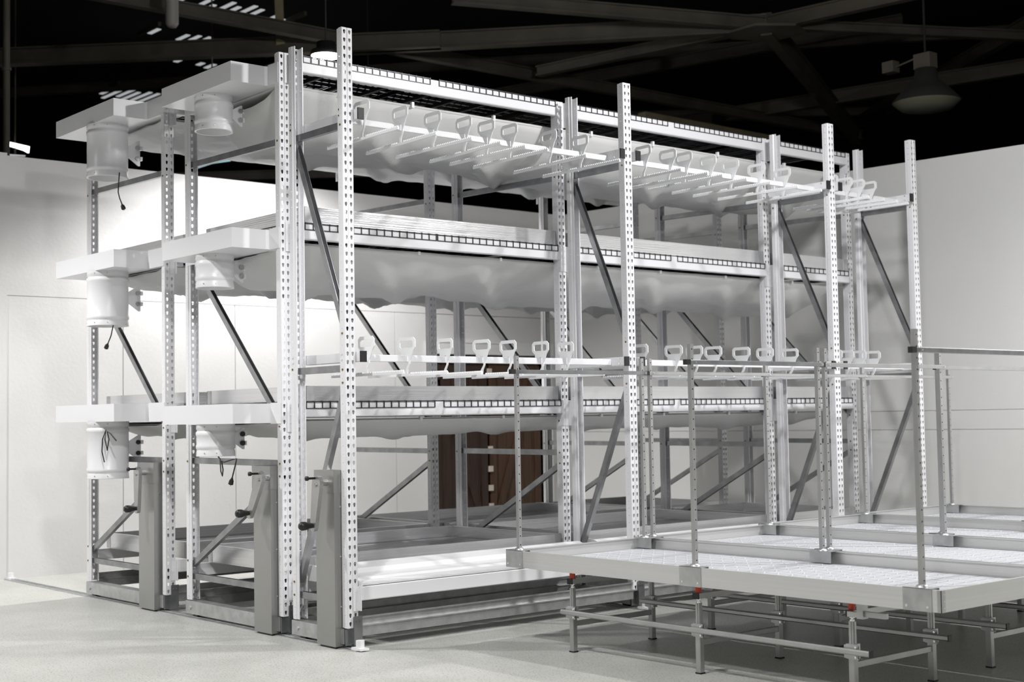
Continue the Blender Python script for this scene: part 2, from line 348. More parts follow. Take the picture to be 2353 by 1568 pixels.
def bolt(parent, x, y, z, mat='brass'):
    b = MB(); b.cyl((x, y-.007, z), (x, y, z), .007, n=6); return b.build('bolt', mat, parent)
def beam(parent, x, y0, y1, z0, z1, side):
    """step beam with connector plates; side +1: face towards +x"""
    b = MB(); d = .046
    pr = [(0, z0+.006), (-side*.006, z0), (-side*d, z0), (-side*d, z1), (-side*.005, z1), (0, z1-.005)]
    b.prism([(x+side*.028+a, c) for a, c in pr], 'xz', y0, y1); o = b.build('beam', 'paint', parent)
    for ya, yb in ((y0-.040, y0+.004), (y1-.004, y1+.040)):
        c = MB(); zc = z0-.02 if z0 > .6 else z0-.045
        c.box(x+side*.003, x+side*.0075, ya, yb, z1-.19 if z0 > .6 else z0-.06, z1+.002); c.box(x+side*.0075, x+side*.030, (yb-.006) if ya < y0 else ya, yb if ya < y0 else ya+.006, z1-.19 if z0 > .6 else z0-.06, z1+.002)
        for zz in (z1-.03, z1-.08, z1-.13): c.cyl((x+side*.0075, (ya+yb)/2, zz), (x+side*.010, (ya+yb)/2, zz), .006, n=8)
        c.build('beam_connector', 'paint', o)
    return o
LEVELS = [(.285, .370), (1.396, 1.493), (2.560, 2.664), (3.665, 3.772)]
def carriage(parent, XF, XN, y, wheels=True):
    b = MB(); b.box(XF-.01, XN-.035, y-.004, y+.080, .028, .118); o = b.build('carriage_beam', 'galv', parent)
    for x in (XF+.09, XN-.10): k = MB(); k.cyl((x, y+.016, .050), (x, y+.060, .050), .045, n=20); k.build('wheel', 'black', o)
    k = MB(); k.box(XN-.030, XN+.012, y+.040, y+.092, .030, .190); k.box(XN+.012, XN+.016, y+.036, y+.095, .022, .195); k.box(XN-.030, XN-.02, y+.0, y+.04, .02, .118)
    k.cyl((XN+.016, y+.055, .165), (XN+.021, y+.055, .165), .006, n=8); k.cyl((XN+.016, y+.078, .165), (XN+.021, y+.078, .165), .006, n=8); k.build('end_bracket', 'zinc', o)
    for x in (XF+.06, XN-.14):
        c = MB(); c.cyl((x, y-.012, .070), (x, y-.004, .070), .013, n=12); c.build('axle_bolt', 'galv', o)
    return o
def drive(parent, x0, x1, ztop, lean, y0=-.042, y1=.045):
    b = MB(); b.box(x0+.008, x1, y0, y1, .012, .945); o = b.build('drive_column', 'steel', parent)
    c = MB(); c.box(x0-.004, x1+.003, y0-.005, y1+.003, .935, ztop); c.build('column_cap', 'steel', o)
    for z in (.25, .55, .85): s = MB(); s.cyl((x1, .0, z), (x1+.003, .0, z), .005, n=8); s.build('screw', 'chrome', o)
    f = MB(); f.box(x0+.03, x1-.01, y0+.01, y1, 0.002, .014); f.build('rubber_foot', 'black', o)
    # crank arm: tapered rounded plate standing proud of the column front
    cx, cz = (x0+x1)/2-.005+lean*.2, ztop-.075; L = .27; a = math.sin(lean); dx, dz = -math.sin(lean), -math.cos(lean); nx, nz = math.cos(lean), -math.sin(lean)
    poly = []
    for i in range(9): t = PI*i/8; poly.append((cx+nx*.045*math.cos(t)-dx*.045*math.sin(t), cz+nz*.045*math.cos(t)-dz*.045*math.sin(t)))
    ex, ez = cx+dx*L, cz+dz*L
    for i in range(9): t = PI+PI*i/8; poly.append((ex+nx*.026*math.cos(t)-dx*.026*math.sin(t), ez+nz*.026*math.cos(t)-dz*.026*math.sin(t)))
    k = MB(); k.prism(poly, 'xz', y0-.078, y0-.052); k.cyl((cx, y0-.052, cz), (cx, y0, cz), .018); arm = k.build('crank_arm', 'alu2', o)
    k = MB(); k.lathe((0, 0, 0), [(0, 0), (.014, 0), (.017, .01), (.019, .03), (.026, .05), (.027, .075), (.018, .09), (0, .093)], 20)
    kn = k.build('crank_knob', 'black', arm); kn.location = (ex, y0-.078, ez+.01); kn.rotation_euler = (PI/2, 0, 0)
    k = MB(); k.lathe((0, 0, 0), [(0, 0), (.007, 0), (.007, .045), (.014, .05), (.014, .065), (0, .068)], 14)
    kn = k.build('lock_pin', 'black', arm); kn.location = (cx-.01, y0-.078, cz+.03); kn.rotation_euler = (PI/2, 0, 0)
    k = MB(); k.cyl((cx, y0-.084, cz-.01), (cx, y0-.078, cz-.01), .012, n=6); k.build('pivot_bolt', 'steel', arm)
    return o
def build_rack(XN, XF, Ys, label, dz=0., two=True, lean=0., col=None, ztop=1.085):
    r = thing('mobile_rack', (0, 0, 0), label, 'rack', 'wheeled storage racks on the floor tracks')
    for j, y in enumerate(Ys):
        upright(r, XN, y, ZB, True); upright(r, XF, y, ZB, False)
        a, b = XF+.035, XN-.035; ym = y+.038
        if two:
            for (za, zb) in ((3.225+dz, 3.20+dz), (2.62, 2.62), (1.105, 1.100), (.288, .288)): brace(r, a, za, b, zb, ym)
            brace(r, a, 2.55, b, 1.34, ym); brace(r, a, .37, b, 1.02, ym)
            for x, zs in ((a-.012, (3.225, 1.1, .288, .40)), (b+.012, (3.2, 1.34, 1.1, 1.02))):
                for z in zs: bolt(r, x, y+.001, z)
        else:
            for (za, zb) in ((3.185, 3.185), (1.688, 1.688), (.278, .278)): brace(r, a, za, b, zb, ym)
            brace(r, a, 3.14, b, 1.90, ym, w=.034); brace(r, b, 1.60, a, .36, ym, w=.034)
            for x, zs in ((a-.012, (3.24, 3.14, 1.70, .36, .278)), (b+.012, (3.18, 1.90, 1.68, 1.60))):
                for z in zs: bolt(r, x, y+.001, z)
        carriage(r, XF, XN, y)
    for i in range(3):
        y0, y1 = Ys[i]+UW, Ys[i+1]
        for (z0, z1) in (LEVELS if two else LEVELS[:1]):
            beam(r, XN, y0+.003, y1-.003, z0, z1, 1); beam(r, XF, y0+.003, y1-.003, z0, z1, -1)
        for x in (XN-.02, XF+.02):
            c = MB(); c.prism([(x-.03, .13), (x+.03, .13), (x+.03, .136), (x+.0, .136), (x+.0, .18), (x+.018, .18), (x+.018, .186), (x-.006, .186), (x-.006, .136), (x-.03, .136)], 'xz', Ys[i]+.05, Ys[i+1]+.03); c.box(x-.02, x+.02, Ys[i]+.08, Ys[i+1]-.002, .07, .13); c.build('base_rail', 'galv', r)
    drive(r, col[0], col[1], ztop, lean)
    return r
YA = (0, 2.425, 4.832, 6.028); YB = (0, 2.435, 4.865, 6.065); YC = (0, 2.430, 4.905, 6.115)
X3N, X3F, X2N, X2F, X1N, X1F = 0., -.618, -.737, -2.04, -2.363, -3.73
r3 = build_rack(X3N, X3F, YA, 'narrow white upright rack nearest the viewer with hanging rails and one bottom shelf', two=False, lean=.16, col=(-.282, -.071), ztop=1.07)
r2 = build_rack(X2N, X2F, YB, 'middle white three-tier rack with its crank handle swung outward', lean=.50, col=(-1.035, -.81))
r1 = build_rack(X1N, X1F, YC, 'far left white three-tier rack closest to the left wall', dz=.03, lean=.02, col=(-2.72, -2.463))

# hanging rails on the narrow rack: cross arms between uprights, long rails welded to them
for j, y in enumerate(YA):
    for side in ((1,) if j == 0 else (-1,) if j == 3 else (-1, 1)):
        yc = y+.118 if side > 0 else y-.042
        for z0, z1 in ((3.222, 3.288), (1.728, 1.790)):
            b = MB(); b.bar((X3F+.02, yc, (z0+z1)/2), (X3N+.018, yc, (z0+z1)/2), .04, z1-z0, ch=.003); o = b.build('cross_arm', 'paint', r3)
            c = MB(); c.box(X3N+.018, X3N+.030, yc-.022, yc+.022, z0-.003, z1+.003); c.build('end_cap', 'black', o)
            for x in (X3F+.03, X3N-.03):
                for z in (z0+.014, z1-.014):
                    bt = MB(); f = y-.008 if side > 0 else yc-.026; bt.cyl((x, f, z), (x, f+.007, z), .006, n=8); bt.build('bolt', 'chrome', o)
for i in range(3):
    for z0, z1 in ((3.218, 3.258), (1.735, 1.779)):
        b = MB(); b.bar((-.12, YA[i]+.138, (z0+z1)/2), (-.12, YA[i+1]-.062, (z0+z1)/2), .022, z1-z0, ch=.003); b.build('hanging_rail', 'paint', r3)

# ------------------------------------------------------------------ toothed hangers
def hanger_meshes():
    h = MB(); T = .003
    out = [(-.078, .118), (-.060, .136), (.060, .136), (.078, .118), (.078, .072), (.058, .048), (-.058, .048), (-.078, .072)]
    inn = [(-.058, .106), (-.050, .114), (.050, .114), (.058, .106), (.058, .078), (.050, .070), (-.050, .070), (-.058, .078)]
    def ring(y): return [(a, y, b) for a, b in out], [(a, y, b) for a, b in inn]
    (o0, i0), (o1, i1) = ring(-T), ring(T); n = 8; vs = o0+i0+o1+i1; fs = []
    for k in range(n):
        j = (k+1) % n; fs += [(k, j, 8+j, 8+k), (16+k, 24+k, 24+j, 16+j), (k, 16+k, 16+j, j), (8+k, 8+j, 24+j, 24+k)]
    h.add(vs, fs)
    h.prism([(-.050, .048), (.058, .048), (.046, .02), (.030, -.012), (.030, -.034), (.016, -.034), (.016, .024), (-.016, .024), (-.016, -.006), (-.034, -.006), (-.050, .03)], 'xz', -T, T)
    h.prism([(.016, -.034), (.030, -.034), (.012, -.068), (.008, -.094), (-.010, -.094), (-.007, -.066)], 'xz', -T, T)
    h.v = [(x*1.14, y, z) for x, y, z in h.v]; me = h.mesh('handle', M['paint2'])
    t = MB(); L = .40; t.box(-L, L, -.007, .007, -.112, -.096)
    n = 44; p = 2*L/n
    for i in range(n):
        if abs(-L+(i+.5)*p) < .03: continue
        x = -L+i*p; t.prism([(x+.002, -.096), (x+p*.72, -.096), (x+p*.6, -.088), (x+p*.2, -.088)], 'xz', -.006, .006)
    return me, t.mesh('toothed_bar', M['paint2'])
HM, TM = hanger_meshes()
ORD = ['first', 'second', 'third', 'fourth', 'fifth', 'sixth', 'seventh', 'eighth']
UPY = [[.225, .521, .783, 1.043, 1.236, 1.44, 1.801, 2.10], [2.743, 3.011, 3.19, 3.464, 3.726, 4.045, 4.371], [5.00, 5.20, 5.372, 5.545]]
LOY = [[.24, .549, .857, 1.165, 1.396, 1.689, 1.923], [2.662, 3.025, 3.256, 3.469, 3.80, 4.089, 4.40], [4.99, 5.15, 5.32, 5.525]]
BAYN = ['near bay', 'middle bay', 'far short bay']
for lev, ys, zr in (('upper', UPY, 3.238), ('lower', LOY, 1.757)):
    for bi, yy in enumerate(ys):
        for k, y in enumerate(yy):
            lb = 'white toothed hanging bar, %s from the left on the %s rail, %s' % (ORD[k], lev, BAYN[bi])
            t = thing('toothed_hanger', (-.12, y, zr), lb, 'hanger', 'toothed hangers on the %s rails' % lev)
            t.rotation_euler = (0, 0, random.uniform(-.05, .05))
            o = bpy.data.objects.new('handle', HM); COL.objects.link(o); o.parent = t
            o = bpy.data.objects.new('toothed_bar', TM); COL.objects.link(o); o.parent = t

# ------------------------------------------------------------------ trays on the racks
TIER = ['bottom', 'lower', 'upper']; TZ = [(.374, .497), (1.494+.006, 1.600), (2.670, 2.778)]
RN = {2: 'middle rack', 1: 'far left rack'}
def rack_tray(rn, ti, bi, x0, x1, y0, y1):
    z0, z1 = TZ[ti]
    t = thing('metal_tray', ((x0+x1)/2, (y0+y1)/2, z0), 'long aluminium tray on the %s tier, %s, %s' % (TIER[ti], RN[rn], BAYN[bi]), 'tray', 'aluminium trays on the racks')
    b = MB(); hx, hy, h = (x1-x0)/2, (y1-y0)/2, z1-z0
    b.tray(-hx, hx, -hy, hy, .0, h, .004, .02, .022); b.build('tray_body', 'alu', t)
    l = MB(); n = 11; w = (2*hx-.06)/n
    for i in range(n): l.box(-hx+.03+i*w+.006, -hx+.03+(i+1)*w-.006, -hy+.03, hy-.03, .02, .032)
    l.build('tray_liner', 'liner' if ti else 'zinc', t)  # darker metal on the bottom tier puts in the shade beneath the shelves
    for sx in (-1, 1):
        for sy in (-1, 1):
            c = MB(); c.box(sx*(hx-.06), sx*(hx+.002), sy*(hy-.002), sy*(hy+.002), .004, h-.002); c.box(sx*(hx-.002), sx*(hx+.002), sy*(hy-.06), sy*(hy+.002), .004, h-.002); c.build('corner_plate', 'galv', t)
for rn, XN, XF, Y in ((2, X2N, X2F, YB), (1, X1N, X1F, YC)):
    for ti in range(3):
        for bi in range(3):
            rack_tray(rn, ti, bi, XF-.0, XN+.022, Y[bi]+.085+(.085 if bi == 0 else .02), Y[bi+1]-(.045 if bi < 2 else .03))

# ------------------------------------------------------------------ wire mesh decks
def deck_mesh(L, D):
    b = MB(); r = .0026; n = max(3, round(L/.063))
    for i in range(n+1):
        y = -L/2+L*i/n
        b.box(-D/2, D/2, y-r, y+r, 0, 2*r); b.box(D/2-2*r, D/2, y-r, y+r, -.045, 0); b.box(-D/2, -D/2+2*r, y-r, y+r, -.045, 0)
    m_ = 13
    for i in range(m_+1):
        x = -D/2+.02+(D-.04)*i/m_; b.box(x-r, x+r, -L/2, L/2, -2*r, 0)
    for x in (-D/2, D/2-2*r): b.box(x, x+2*r, -L/2, L/2, -.045, -.045+2*r); b.box(x, x+2*r, -L/2, L/2, -.003, .002)
    for y in (-L*.36, -L*.12, L*.12, L*.36): b.box(-D/2+.05, D/2-.05, y-.012, y+.012, -.03, -.006)
    return b.mesh('wire_deck', M['wire'])
DM = {}
def deck(rn, ti, bi, k, XN, XF, y0, y1):
    L = round(y1-y0, 3); D = round(XN-XF+.068, 3); key = (L, D)
    if key not in DM: DM[key] = deck_mesh(L, D)
    z = LEVELS[ti][1]+.003
    tn_ = ['', 'lower', 'upper', 'topmost'][ti]
    half = '' if bi == 2 else (', left half' if k == 0 else ', right half')
    o = bpy.data.objects.new('wire_deck', DM[key]); COL.objects.link(o); o.location = ((XN+XF)/2, (y0+y1)/2, z)
    tag(o, 'dark wire deck, %s beams, %s, %s%s' % (tn_, RN[rn], BAYN[bi], half), 'deck', 'wire mesh decks lying on the beams')
for rn, XN, XF, Y in ((2, X2N, X2F, YB), (1, X1N, X1F, YC)):
    for ti in (1, 2, 3):
        for bi in range(3):
            a, b = Y[bi]+UW+.03, Y[bi+1]-.03
            if bi < 2:
                mid = (a+b)/2; gap = .04 if ti != 2 else (.006 if bi == 0 else .04)
                deck(rn, ti, bi, 0, XN, XF, a, mid-gap); deck(rn, ti, bi, 1, XN, XF, mid+gap, b)
            else: deck(rn, ti, bi, 0, XN, XF, a, b)

# ------------------------------------------------------------------ fabric air ducts
def fabric(rn, ti, XN, XF, zt, sag, inset, seed, label, ylen=6.0, k=1.0):
    nu, nv = 36, 150; b = MB(); x0, x1 = XF+inset, XN-inset; vs = []
    for layer in (0, 1):
        for j in range(nv+1):
            v = j/nv; y = .06+v*ylen
            endf = min(1, (v*ylen)/.3+.25)*min(1, ((1-v)*ylen)/.25+.15)
            S0 = sag*(1+.16*noise.noise((y*.7, seed, 0))+.07*noise.noise((y*2.2, seed, 4)))
            for i in range(nu+1):
                u = i/nu; e = abs(2*u-1)
                shape = (1-e**3.2)
                wr = .030*noise.noise((u*3+seed, y*1.5, 1.3))+.013*noise.noise((u*8, y*4.5+u*4, seed))+.006*noise.noise((u*18, y*12, seed))
                crease = .034*max(0, math.sin((y*1.1+u*1.4)*2*PI))**6
                if layer == 0: z = zt-S0*shape*endf-(wr+crease)*k*(shape**.6)*1.5*endf
                else: z = zt-.012-.03*shape*endf
                vs.append((x0+(x1-x0)*u+.012*noise.noise((y*3, u*5, seed)), y, z))
    W_ = nu+1; N_ = W_*(nv+1)
    fs = [(j*W_+i, j*W_+i+1, (j+1)*W_+i+1, (j+1)*W_+i) for j in range(nv) for i in range(nu)]
    fs += [(N_+j*W_+i, N_+(j+1)*W_+i, N_+(j+1)*W_+i+1, N_+j*W_+i+1) for j in range(nv) for i in range(nu)]
    b.add(vs, fs, True); o = b.build('fabric_duct', 'fabric'); tag(o, label, 'air duct', 'white fabric air ducts slung under the shelves')
    md = o.modifiers.new('thickness', 'SOLIDIFY'); md.thickness = .0015
    o2 = MB()
    for y in [Y_ for Y_ in (.55, 1.15, 1.9, 2.9, 3.6, 4.4, 5.3)]:
        o2.box(x1-.012, x1+.012, y-.01, y+.01, zt-.02, zt+.02 if ti == 3 else zt+.003)
    h = o2.build('hanging_clip', 'pvc'); h.parent = o
    return o
TIERF = {3: 'topmost', 2: 'upper', 1: 'lower'}
for rn, XN, XF, Y in ((2, X2N, X2F, YB), (1, X1N, X1F, YC)):
    fabric(rn, 3, XN, XF, 3.60 if rn == 2 else 3.655, .345 if rn == 2 else .06, .10, 1.7+rn, 'wrinkled white fabric duct slung under the topmost beams of the %s' % RN[rn])
    fabric(rn, 2, XN, XF, 2.545, .235 if rn == 2 else .12, .05, 5.1+rn, 'wrinkled white fabric duct slung under the upper tier of the %s' % RN[rn], k=1.0)
    fabric(rn, 1, XN, XF, 1.385, .115, .05, 9.4+rn, 'shallow white fabric duct slung under the lower tier of the %s' % RN[rn], k=.5)

# ------------------------------------------------------------------ fan units
def fan_unit(rn, ti, xl, xr, XN, XF, zb, zt, fx, fr, fl_, label):
    t = thing('fan_unit', ((xl+xr)/2, -.135, zb), label, 'fan', 'fan boxes on the ends of the racks')
    ox, oy, oz = (xl+xr)/2, -.135, zb
    p = MB(); h = zt-zb
    # plenum: box in front of the rack end, flaring back to the width between uprights
    x0, x1 = xl-ox, xr-ox; y0 = -.27-oy; ya = .0-oy; yb = .16-oy; XA, XB = XF+.065-ox, XN-.02-ox
    p.prism([(x0, y0), (x1, y0), (x1, ya-.02), (x1+.01, ya), (XB, ya), (XB, yb), (XA, yb), (XA, ya), (x0, ya)], 'xy', 0, h); p.build('plenum_box', 'paint', t)
    c = MB(); c.box(x1+.02, XB+.015, ya-.006, ya-.001, -.004, h+.004); c.build('mounting_plate', 'paint', t); c = MB(); c.box(XA-.015, x0-.01 if x0-.01 > XA else XA, ya-.006, ya-.001, -.004, h+.004); c.build('mounting_plate', 'paint', t)
    cx = fx-ox
    f = MB(); f.lathe((cx, 0, 0), [(fr*.98, 0), (fr*.98, -.035), (fr*.93, -.04), (fr*.96, -.05), (fr*1.0, -.055), (fr*1.0, -.075), (fr*.965, -.082), (fr*.975, -fl_*.5), (fr*.965, -fl_+.08), (fr*1.0, -fl_+.072), (fr*.99, -fl_+.052), (fr*.94, -fl_+.046), (fr*.96, -fl_+.04), (fr*.985, -fl_+.004), (fr*.99, -fl_), (fr*.90, -fl_), (fr*.90, -fl_+.05), (0.0, -fl_+.05)], 40)
    fo = f.build('fan_housing', 'paint', t)
    for a in (-2.6, -1.9, -1.1, -.45):
        for z in (-.018, -fl_+.022): s = MB(); s.cyl((cx+math.cos(a)*fr*.975, math.sin(a)*fr*.975, z), (cx+math.cos(a)*fr*1.0, math.sin(a)*fr*1.0, z), .004, n=6); s.build('rivet', 'galv', fo)
    # printed rating text on the left flank: small unreadable lines
    l = MB()
    for q, (w, dz) in enumerate([(.05, 0), (.03, .008), (.045, .016), (.04, .024), (.02, .036), (.012, .046)]):
        a0 = -2.70+q*.0
        for s_ in range(6):
            if (s_*7+q*3) % 5 == 0: continue
            a1 = -2.75+s_*.07; A = [(cx+math.cos(a)*fr*1.004, math.sin(a)*fr*1.004) for a in (a1, a1+.05)]
            z = -fl_*.62+dz*1.2
            l.add([(A[0][0], A[0][1], z), (A[1][0], A[1][1], z), (A[1][0], A[1][1], z+.0045), (A[0][0], A[0][1], z+.0045)], [(0, 1, 2, 3)])
    l.build('printed_text', 'print', fo)
    # flat bracket with two cable glands on the right flank
    bz = -fl_*.47; by = fr*.96; g_ = MB(); s = 1.15 if fl_ > .3 else .85
    g_.prism([(by-.01, bz-.025*s), (by-.01, bz+.035*s), (by+.075*s, bz+.085*s), (by+.088*s, bz+.085*s), (by+.088*s, bz-.085*s), (by+.075*s, bz-.085*s)], 'yz', cx+.02, cx+.032); bo = g_.build('junction_bracket', 'paint', t)
    for dz in (-.036*s, .036*s):
        k = MB(); k.cyl((cx+.032, by+.066*s, bz+dz), (cx+.046, by+.066*s, bz+dz), .017); k.build('cable_gland', 'galv' if ti != 1 else 'black', bo)
        k = MB(); k.box(cx+.012, cx+.042, by+.086*s, by+.102*s, bz+dz-.015, bz+dz+.015); k.build('knockout', 'paint', bo)
    return t
def cord(t, pts, coil=None, plug=True):
    b = MB(); b.tube(pts, .0045); o = b.build('power_cord', 'black', t)
    if plug:
        p, d = Vector(pts[-1]), (Vector(pts[-1])-Vector(pts[-2])).normalized()
        k = MB(); k.cyl(p-d*.0, p+d*.02, .006, .013); k.cyl(p+d*.02, p+d*.045, .015, .017); k.build('plug', 'black', o)
        k = MB(); k.cyl(p+d*.045+Vector((.005, 0, 0)), p+d*.062+Vector((.005, 0, 0)), .0022); k.cyl(p+d*.045-Vector((.005, 0, 0)), p+d*.062-Vector((.005, 0, 0)), .0022); k.build('plug_pin', 'chrome', o)
f2 = [fan_unit(2, ti, -1.86, -.885, X2N, X2F, zb, zb+.128, -1.36, .131, L, 'white fan box with drum fan ending the %s tier, middle rack' % TIERF[ti]) for ti, zb, L in ((3, 3.585, .245), (2, 2.50, .225), (1, 1.362, .215))]
f1 = [fan_unit(1, ti, -3.70, -2.64, X1N, X1F, zb, zb+.130, -3.04, .158, L, 'white fan box with longer drum fan ending the %s tier, far left rack' % TIERF[ti]) for ti, zb, L in ((3, 3.665, .405), (2, 2.535, .415), (1, 1.392, .430))]
def loc(t, pts): o = Vector(t.location); return [Vector(p)-o for p in pts]
cord(f1[0], loc(f1[0], [(-2.80, -.15, 3.27), (-2.79, -.16, 3.20), (-2.80, -.16, 3.12), (-2.775, -.16, 3.07), (-2.75, -.16, 3.04), (-2.735, -.16, 3.02)]))
cord(f1[1], loc(f1[1], [(-2.90, -.15, 2.14), (-2.905, -.16, 2.09), (-2.93, -.16, 2.04), (-2.965, -.16, 2.005), (-2.985, -.16, 1.985)]))
cord(f1[2], loc(f1[2], [(-2.85, -.25, 1.09), (-2.87, -.26, 1.17), (-2.86, -.26, 1.26), (-2.80, -.26, 1.33), (-2.84, -.25, 1.26), (-2.80, -.25, 1.18), (-2.77, -.25, 1.26), (-2.80, -.25, 1.32), (-2.76, -.24, 1.30), (-2.71, -.22, 1.25)]), plug=False)
cord(f2[2], loc(f2[2], [(-1.30, -.16, 1.16), (-1.22, -.18, 1.13), (-1.21, -.18, 1.05), (-1.19, -.18, 1.02), (-1.18, -.18, 1.06), (-1.20, -.18, 1.12), (-1.17, -.18, 1.11), (-1.05, -.18, 1.13), (-1.00, -.18, 1.135), (-1.02, -.18, 1.09), (-1.05, -.18, 1.03), (-1.06, -.18, 1.01)]))

# ------------------------------------------------------------------ white channel shelves of the narrow rack
for bi in range(2):
    b = MB(); y0, y1 = YA[bi]+.10, YA[bi+1]-.03
    pr = [(.02, .374), (.022, .384), (-.02, .386), (-.10, .384), (-.20, .380), (-.23, .392), (-.26, .396), (-.29, .390), (-.34, .388), (-.40, .398), (-.43, .425), (-.50, .445), (-.52, .452), (-.55, .452), (-.575, .440), (-.575, .374)]
    b.prism(pr, 'xz', y0, y1)
    o = b.build('channel_shelf', 'pvc'); tag(o, 'glossy white stepped channel shelf at the bottom of the nearest rack, %s' % BAYN[bi], 'shelf', 'white channel shelves on the nearest rack')
    e = MB(); e.prism([(.015, .36), (.015, .40), (-.22, .402), (-.41, .43), (-.50, .458), (-.58, .458), (-.58, .36)], 'xz', y0-.012, y0); e.build('end_cap', 'pvc', o)

# ------------------------------------------------------------------ floor tracks and stops
for j, y in enumerate(YA):
    b = MB(); x0, x1 = XW+.01, .10; y += .03
    b.box(x0, x1, y-.045, y+.045, -.002, .006); b.box(x0, x1, y-.018, y-.012, .006, .012); b.box(x0, x1, y+.012, y+.018, .006, .012)
    tag(b.build('floor_track', 'galv'), 'flat steel floor track under the %s row of uprights' % ['frontmost', 'second', 'third', 'rearmost'][j], 'track', 'floor tracks for the racks')
    for nm, x in (('near', .085), ('wall', XW+.05)):
        t = thing('track_stop', (x, y, 0), 'small white stop block at the %s end of the %s floor track' % (nm, ['frontmost', 'second', 'third', 'rearmost'][j]), 'stop', 'stop blocks on the floor tracks')
        k = MB(); k.box(-.05, .05, -.03, .03, .006, .02); k.build('stop_base', 'pvc', t)
        k = MB(); k.cyl((0, 0, .02), (0, 0, .062), .026, n=20); k.build('stop_bumper', 'pvc', t)

# ------------------------------------------------------------------ tables: trays with trellis arches on tubular stands
TYS = [(.766, 1.925), (1.955, 3.225), (3.265, 4.505), (4.545, 5.83)]; TX0 = [.596, .565, .475, .395]; TL = 2.966; ZT, ZU = .573, .474
POS = ['front table nearest the viewer', 'second table from the front', 'third table from the front', 'rearmost table by the right wall']
def grid_liner(L, D):
    b = MB(); p = .0925; nx, ny = int((L-.06)/p), int((D-.06)/p); px, py = (L-.03)/nx, (D-.03)/ny; g_ = .0022
    b.box(-L/2+.006, L/2-.006, -D/2+.006, D/2-.006, .018, .024)
    for i in range(nx):
        for j in range(ny):
            x0, x1, y0, y1 = -L/2+.015+i*px+g_, -L/2+.015+(i+1)*px-g_, -D/2+.015+j*py+g_, -D/2+.015+(j+1)*py-g_
            vs = [(x0, y0, .024), (x1, y0, .024), (x1, y1, .024), (x0, y1, .024), (x0+.002, y0+.002, .030), (x1-.002, y0+.002, .030), (x1-.002, y1-.002, .030), (x0+.002, y1-.002, .030)]
            b.add(vs, [(4, 5, 6, 7), (0, 1, 5, 4), (1, 2, 6, 5), (2, 3, 7, 6), (3, 0, 4, 7)])
            if i and j:
                cx, cy = -L/2+.015+i*px, -D/2+.015+j*py; s = .006
                b.add([(cx-s, cy-s, .030), (cx+s, cy-s, .030), (cx+s, cy+s, .030), (cx-s, cy+s, .030), (cx, cy, .037)], [(0, 1, 4), (1, 2, 4), (2, 3, 4), (3, 0, 4)])
    return b
